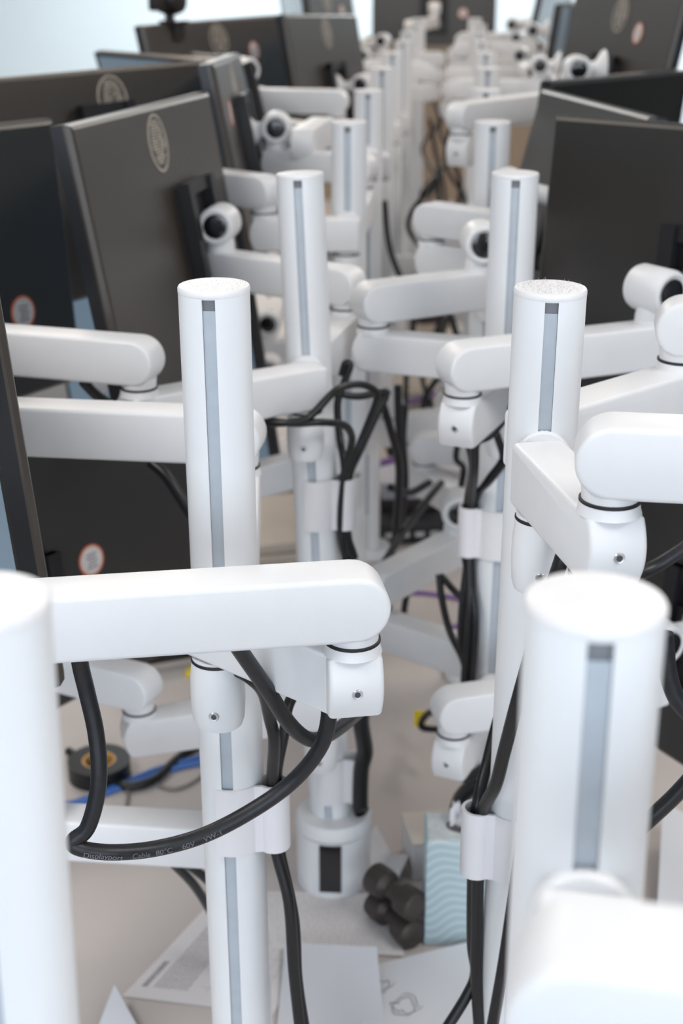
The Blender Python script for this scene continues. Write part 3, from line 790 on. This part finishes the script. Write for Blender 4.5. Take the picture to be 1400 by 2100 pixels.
# ------------------------------------------------------------------ dust fuzz on the two sharp caps
def fuzz(poleid, n, seed, hmax):
    rg = random.Random(seed); m = MB(); P = POLES[poleid][0]
    for k in range(n):
        a = rg.uniform(0, 2*PI); r_ = .0225*math.sqrt(rg.random()); x, y = r_*math.cos(a), r_*math.sin(a)
        L = rg.uniform(.0006, hmax); dx, dy = rg.uniform(-1, 1)*L, rg.uniform(-1, 1)*L; t_ = .00008
        m.add([(x-t_, y, 0), (x+t_, y, 0), (x+dx+t_, y+dy, L), (x+dx-t_, y+dy, L)], [(0, 1, 2, 3)])
    for o in bpy.data.objects:
        if o.name.startswith('cap') and o.parent and (o.matrix_world.translation - P).length < .02:
            f = obj('dust_fuzz', m.mesh('dust_fuzz', 0), mat('lint', (.45, .42, .46), .9), o, (0, 0, .0042)); f['kind'] = 'stuff'
bpy.context.view_layer.update()
fuzz('R1', 260, 1, .0022)
fuzz('L1', 120, 2, .0016)

# ------------------------------------------------------------------ papers and things on the desk
def sheet_mat(name, base, mode):
    m = bpy.data.materials.new(name); m.use_nodes = True; nt = m.node_tree; b = nt.nodes['Principled BSDF']
    b.inputs['Roughness'].default_value = .75
    uv = nt.nodes.new('ShaderNodeUVMap'); sep = nt.nodes.new('ShaderNodeSeparateXYZ'); nt.links.new(uv.outputs[0], sep.inputs[0])
    def mth(op, a, b_=None, c=None):
        n = nt.nodes.new('ShaderNodeMath'); n.operation = op
        for i, v in enumerate((a, b_, c)):
            if v is None: continue
            if isinstance(v, (int, float)): n.inputs[i].default_value = v
            else: nt.links.new(v, n.inputs[i])
        return n.outputs[0]
    U, V = sep.outputs[0], sep.outputs[1]
    def band(x, lo, hi): return mth('MULTIPLY', mth('GREATER_THAN', x, lo), mth('LESS_THAN', x, hi))
    if mode == 'text':
        rows = mth('LESS_THAN', mth('FRACT', mth('MULTIPLY', V, 46)), .42)
        nz = nt.nodes.new('ShaderNodeTexNoise'); nz.inputs['Scale'].default_value = 1
        cm = nt.nodes.new('ShaderNodeCombineXYZ'); nt.links.new(mth('MULTIPLY', U, 120), cm.inputs[0]); nt.links.new(mth('FLOOR', mth('MULTIPLY', V, 46)), cm.inputs[1])
        nt.links.new(cm.outputs[0], nz.inputs['Vector'])
        words = mth('GREATER_THAN', nz.outputs[0], .44)
        para = mth('MULTIPLY', band(V, .62, .86), band(U, .10, .86))
        ink1 = mth('MULTIPLY', mth('MULTIPLY', rows, words), para)
        gx = mth('LESS_THAN', mth('FRACT', mth('MULTIPLY', U, 7)), .03); gy = mth('LESS_THAN', mth('FRACT', mth('MULTIPLY', V, 16)), .06)
        grid = mth('MULTIPLY', mth('MAXIMUM', gx, gy), mth('MULTIPLY', band(V, .1, .56), band(U, .10, .9)))
        head = mth('MULTIPLY', band(V, .90, .94), mth('MULTIPLY', band(U, .10, .34), words))
        ink = mth('MAXIMUM', mth('MAXIMUM', ink1, mth('MULTIPLY', grid, .5)), head)
    elif mode == 'table':
        gy = mth('LESS_THAN', mth('FRACT', mth('MULTIPLY', V, 22)), .38)
        nz = nt.nodes.new('ShaderNodeTexNoise'); nz.inputs['Scale'].default_value = 1
        cm = nt.nodes.new('ShaderNodeCombineXYZ'); nt.links.new(mth('MULTIPLY', U, 55), cm.inputs[0]); nt.links.new(mth('FLOOR', mth('MULTIPLY', V, 22)), cm.inputs[1])
        nt.links.new(cm.outputs[0], nz.inputs['Vector'])
        ink = mth('MULTIPLY', mth('MULTIPLY', gy, mth('GREATER_THAN', nz.outputs[0], .5)), mth('MULTIPLY', band(V, .05, .95), band(U, .05, .95)))
        ink = mth('MULTIPLY', ink, .45)
    else:
        ink = mth('MULTIPLY', U, 0)
    mx = nt.nodes.new('ShaderNodeMix'); mx.data_type = 'RGBA'; nt.links.new(ink, mx.inputs[0])
    mx.inputs[6].default_value = (*base, 1); mx.inputs[7].default_value = (.30, .28, .31, 1)
    nt.links.new(mx.outputs[2], b.inputs['Base Color'])
    return m
def sheet(pts, z, m, label, curl=None, name='sheet_of_paper', nu=16, group=None):
    """pts: four corners (pixel on the desk plane, or xy), order: origin, +u, +u+v, +v"""
    C = [atz(p[0], p[1], DESK) for p in pts]
    vs = []; uvs = []
    for th in (0, .0004):
        for j in range(nu+1):
            for i in range(nu+1):
                u, v = i/nu, j/nu
                q = (C[0]*(1-u)+C[1]*u)*(1-v) + (C[3]*(1-u)+C[2]*u)*v
                h = curl(u, v) if curl else .0008*math.sin(3*u+2*v)**2
                vs.append((q.x, q.y, DESK + z + h + th)); uvs.append((u, v))
    fs = []; k = (nu+1)**2
    for j in range(nu):
        for i in range(nu):
            a = j*(nu+1)+i; fs.append((a+k, a+1+k, a+nu+2+k, a+nu+1+k)); fs.append((a, a+nu+1, a+nu+2, a+1))
    for i in range(nu):
        for a, b in ((i, i+1), (nu*(nu+1)+i+1, nu*(nu+1)+i), ((i+1)*(nu+1), i*(nu+1)), (i*(nu+1)+nu, (i+1)*(nu+1)+nu)):
            fs.append((a, b, b+k, a+k))
    me = bpy.data.meshes.new(name); me.from_pydata(vs, [], fs)
    ul = me.uv_layers.new(name='UVMap')
    for lp in me.loops: ul.data[lp.index].uv = uvs[lp.vertex_index]
    me.shade_smooth(); me.set_sharp_from_angle(angle=R(40))
    return tag(obj(name, me, m), label, 'paper', group)
SH_TEXT = sheet_mat('printed_letter', (.76, .73, .74), 'text')
SH_TAB = sheet_mat('printed_table', (.76, .74, .75), 'table')
SH_PLAIN = sheet_mat('plain_sheet', (.66, .67, .72), 'plain')
SH_PLAIN2 = sheet_mat('plain_sheet_white', (.70, .71, .75), 'plain')
sheet([(560, 2082), (690, 1850), (446, 1838), (250, 2046)], .001, SH_TEXT, 'printed letter with a paragraph and a form grid, lying behind the sharp pole')
sheet([(520, 1830), (790, 1836), (830, 1965), (560, 1945)], .0014, SH_TAB, 'sheet with faint printed rows in front of the flanged base')
def curl3(u, v): return .002 + .030*max(0, (v-.25)/.75)**2*(.35+.65*u)
sheet([(560, 2180), (800, 2180), (772, 1992), (585, 1955)], .002, SH_PLAIN, 'blank grey sheet curling up beside the doodled sheet', curl3)
dood = sheet([(720, 2190), (1020, 2190), (985, 1950), (772, 1985)], .0022, SH_PLAIN2, 'sheet with faint pencil doodles in front of the tissue box', lambda u, v: .0025 + .012*v*v*u)
def doodle(cx, cy, r_, n, seed):
    rg = random.Random(seed); P = []
    for i in range(n):
        a = i*.62 + rg.uniform(-.3, .3); q = atz(cx + r_*math.cos(a)*rg.uniform(.35, 1.1), cy + .7*r_*math.sin(a)*rg.uniform(.35, 1.1), DESK)
        P.append((q.x, q.y, 0))
    return P
# pencil strokes follow the sheet: sample its height by nearest vertex
dv = [v.co.copy() for v in dood.data.vertices]
def onsheet(p):
    b = min(dv, key=lambda q: (q.x-p[0])**2 + (q.y-p[1])**2 - q.z*.0001); return Vector((p[0], p[1], b.z + .0011))
for (cx, cy, r_, n, sd) in ((785, 2030, 24, 16, 1), (832, 2072, 32, 22, 2), (757, 2012, 14, 11, 3)):
    obj('pencil_doodle', MB().tube([onsheet(p) for p in spline(doodle(cx, cy, r_, n, sd), 5)], .0004, 4), INK, dood)
def fold(u, v): return .004 + .045*abs(u-.5)**1.0*(.6+.4*v)
sheet([(715, 1800), (800, 1860), (838, 1790), (770, 1728)], .001, SH_PLAIN2, 'folded white note standing open next to the flanged base', fold, 'folded_note')
sheet([(170, 2190), (270, 2250), (310, 2180), (238, 2068)], .002, SH_PLAIN, 'crumpled pale blue sheet corner behind the long-link blurred pole', lambda u, v: .03*v*(1-.5*u))
sheet([(1340, 1990), (1450, 1960), (1450, 1700), (1352, 1720)], .002, SH_PLAIN2, 'loose white sheet propped behind the blurred pole with the disc', lambda u, v: .004 + .05*(1-u)*v)
sheet([(1250, 2120), (1480, 2090), (1480, 1960), (1330, 2010)], .003, SH_PLAIN2, 'white sheet flat on the desk behind the blurred pole with the disc')

# tissue box
P0 = atz(869, 1941, DESK)
tb = thing('tissue_box', 'pale blue tissue box with a white wave pattern beside the cable clip', 'tissue box', (P0.x, P0.y, DESK))
tb.rotation_euler = (0, 0, R(4))
bw, bd, bh = .108, .060, .145
def rbox(x0, x1, y0, y1, z0, z1, b=.003):
    pts = [(x0, z0), (x1, z0), (x1, z1), (x0, z1)]
    m = MB(); P = []
    for (cx, cz, a0) in ((x0+b, z0+b, PI), (x1-b, z0+b, 1.5*PI), (x1-b, z1-b, 0), (x0+b, z1-b, .5*PI)):
        P += arc2(cx, cz, b, a0, a0+PI/2, 3)
    m.prism(P, y1-y0, b*.9, 2)
    m.v = [(x, y+(y0+y1)/2, z) for x, y, z in m.v]
    return m
obj('carton', rbox(0, bw, 0, bd, 0, bh), WAVE, tb)
obj('top_panel', MB().box(.002, bw-.002, .002, bd-.002, bh-.001, bh+.0012), mat('pale_tissue_top', (.70, .76, .78), .6, noise=.2, nscale=90), tb)
obj('top_opening', MB().lathe([(.030, bh+.001), (.030, bh+.0022)], 28, Matrix.Translation((bw/2, bd/2, 0)) @ Matrix.Diagonal((1, .55, 1, 1))), mat('dark_opening', (.10, .09, .10), .8), tb)
tm = MB()
for k in range(3):
    vs = []
    for i in range(9):
        x = bw/2 - .026 + .052*i/8; y = bd/2 + .006*math.sin(i*1.3 + k) + .004*(k-1)
        vs += [(x, y, bh-.004), (x + .004*math.sin(i+k), y + .006*math.cos(i*.9+k), bh + .022 + .010*math.sin(i*1.7+k))]
    tm.add(vs, [(2*i, 2*i+2, 2*i+3, 2*i+1) for i in range(8)])
obj('tissue', tm, PAPER, tb)
# beige carton behind it
P1 = atz(838, 1812, DESK)
ct = thing('carton', 'small beige and white carton tucked behind the tissue box', 'box', (P1.x + .004, P1.y + .004, DESK)); ct.rotation_euler = (0, 0, R(14))
obj('carton_body', rbox(0, .135, 0, .07, 0, .052), PAPER, ct)
obj('lid_flap', rbox(-.001, .136, -.001, .071, .052, .056, .0015), mat('cream_card', (.74, .68, .62), .7), ct)
# dumbbells
def dumbbell(p0, ang, label):
    t = thing('dumbbell', label, 'dumbbell', p0, None); t.rotation_euler = (0, 0, ang)
    X = Matrix.Rotation(R(90), 4, 'Y')
    hd = cached('dbh', lambda: MB().lathe([(.008, 0), (.019, .001), (.0235, .005), (.0240, .020), (.0225, .034), (.013, .042)], 28, X).mesh('head'))
    gr = cached('dbg', lambda: MB().lathe([(.0125, .038), (.0135, .046), (.0140, .052), (.0135, .058), (.0125, .066)], 24, X).mesh('grip'))
    obj('head', hd, DUMB, t, (0, 0, .024)); obj('grip', gr, DUMB, t, (0, 0, .024)); obj('head', hd, DUMB, t, (.104, 0, .024), (0, 0, PI))
    return t
q = atz(850, 1958, DESK)
DS = .80
for k, (dx, dy, dz, ang, lab) in enumerate(((0, .008, 0, 128, 'dark brown dumbbell lying on the desk against the tissue box'), (.003, .010, .048*DS*.97, 133, 'dark brown dumbbell resting on top of the other dumbbell'))):
    t = dumbbell((q.x + dx, q.y + dy, DESK + dz), R(ang), lab); t.scale = (DS, DS, DS)

# clutter farther along the desk
def stack(px_, py_, w_, d_, n, ang, m, label, th=.006, seed=1, rel=DESK):
    P = atz(px_, py_, rel); t = thing('paper_stack', label, 'papers', (P.x, P.y, DESK)); t.rotation_euler = (0, 0, R(ang)); rg = random.Random(seed)
    for k in range(n):
        obj('sheaf', MB().box(-w_/2+rg.uniform(-.008, .008), w_/2+rg.uniform(-.008, .008), -d_/2+rg.uniform(-.008, .008), d_/2, k*th, (k+.86)*th), m, t)
    return t
stack(868, 880, .16, .2, 9, 4, CARD, 'beige stack of folders between the far poles', .014)
stack(565, 1120, .20, .26, 6, 20, CARD, 'stack of cream papers behind the sharp pole', .010, 2)
stack(600, 1010, .18, .24, 8, -12, PAPER, 'stack of white papers behind the cream papers', .010, 3)
stack(690, 1010, .2, .25, 10, 8, CARD, 'beige binder stack beside the far poles of the webcam row', .012, 4)
fr = random.Random(21)
for k in range(9):
    yy = 2.75 + k*.37; xx = -.05 + fr.uniform(-.05, .05)
    t = thing('paper_stack', 'blurred pile of papers and folders far between the pole rows', 'papers', (xx, yy, DESK), 'far piles between the rows'); t.rotation_euler = (0, 0, R(fr.uniform(-25, 25)))
    n_ = fr.randint(5, 14); ww, dd = fr.uniform(.05, .07), fr.uniform(.07, .12)
    for q_ in range(n_):
        jx = fr.uniform(-.006, .006); obj('sheaf', MB().box(-ww+jx, ww+jx, -dd, dd, q_*.012, q_*.012+.0105), (CARD, DUMB, PAPERB, BRACKET, CARD)[(k+q_//3) % 5], t)
for k in range(10):
    y0_ = 2.6 + k*.33; x0_ = -.05 + fr.uniform(-.06, .06)
    pts_ = [Vector((x0_ + fr.uniform(-.05, .05), y0_ + fr.uniform(-.05, .05), DESK + .62 - j*.11)) for j in range(6)]
    cable(pts_, .006, 'blurred black cable hanging far between the pole rows', group='far hanging cables')
# black ring (roll of tape) with amber core, keyboard-like phone
q = atz(205, 1590, DESK)
rt = thing('tape_roll', 'roll of black tape with an amber core beside the blue network cables', 'tape', (q.x, q.y, DESK)); rt.rotation_euler = (0, 0, R(20))
obj('tape_ring', ring_mesh(.024, .044, .026), CABLE, rt, (0, 0, .026), (R(-90), 0, 0))
obj('core', ring_mesh(.0205, .0238, .025), ORANGE, rt, (0, 0, .0256), (R(-90), 0, 0))
q = atz(352, 1372, DESK)
hs = thing('desk_phone_handset', 'black telephone handset lying near the low arm', 'phone', (q.x, q.y, DESK)); hs.rotation_euler = (0, 0, R(25))
obj('handle', rbox(-.085, .085, -.018, .018, .020, .042, .008), BRACKET, hs)
obj('ear_cup', rbox(-.098, -.050, -.024, .024, 0, .034, .010), BRACKET, hs); obj('mouth_cup', rbox(.050, .098, -.024, .024, 0, .034, .010), BRACKET, hs)
q = atz(398, 1384, DESK)
nb = thing('sticky_note_pad', 'yellow note pad beside the black telephone handset', 'note pad', (q.x, q.y, DESK))
obj('pad', rbox(-.012, .012, -.012, .012, 0, .010, .001), YEL, nb); obj('top_sheet', MB().box(-.0115, .012, -.012, .0115, .0102, .0106), YEL, nb)
# dark docking boxes between the rows
def dock(px_, py_, ang, label, s_=(.16, .12, .05)):
    P = atz(px_, py_, DESK); t = thing('docking_station', label, 'docking station', (P.x, P.y, DESK)); t.rotation_euler = (0, 0, R(ang))
    obj('case', rbox(-s_[0]/2, s_[0]/2, -s_[1]/2, s_[1]/2, .003, s_[2], .006), BRACKET, t)
    for k in range(4): obj('port', MB().box(-.055+k*.03, -.037+k*.03, -s_[1]/2-.0012, -s_[1]/2+.001, .018, .028), STEEL, t)
    for x in (-.06, .06):
        for y in (-.04, .04): obj('foot', cached('foot', lambda: MB().box(-.006, .006, -.006, .006, 0, .004).mesh('foot', 0)), GASKET, t, (x, y, 0))
dock(835, 1095, 12, 'black docking station on the desk between the rows, below the low zigzag mount')
dock(800, 1010, -8, 'black docking station behind another one between the rows', (.2, .16, .09))
dock(890, 1010, 30, 'black docking station under the low mount beside the folders', (.18, .14, .08))

# webcam on top of the brown monitor
c, x, y, z, n = MON['M6']
wp = c + z*(MH/2) + x*(MW/2 - .115)*(1 if (x.y < 0) else -1) + y*.004
wc = thing('webcam', 'round black webcam clipped on the top edge of the brown badged monitor', 'webcam', wp)
wc.rotation_euler = (0, 0, math.atan2(y.y, y.x) - PI/2)
obj('clip_foot', MB().box(-.022, .022, -.014, .034, 0, .006).box(-.018, .018, .018, .026, -.035, 0), CAMBLK, wc)
obj('neck', MB().lathe([(.012, .004), (.010, .014), (.012, .022)], 20), CAMBLK, wc)
XX = Matrix.Rotation(R(90), 4, 'X')
obj('body', MB().lathe([(.014, -.030), (.024, -.026), (.029, -.012), (.030, .008), (.026, .024), (.016, .031)], 28, Matrix.Translation((0, .004, .046)) @ XX), CAMBLK, wc)
obj('lens_shroud', MB().lathe([(.014, .026), (.017, .034), (.013, .042)], 24, Matrix.Translation((0, .004, .046)) @ XX), LENS, wc)
obj('side_wing', rbox(.022, .062, -.012, .016, .026, .058, .006), CAMBLK, wc)
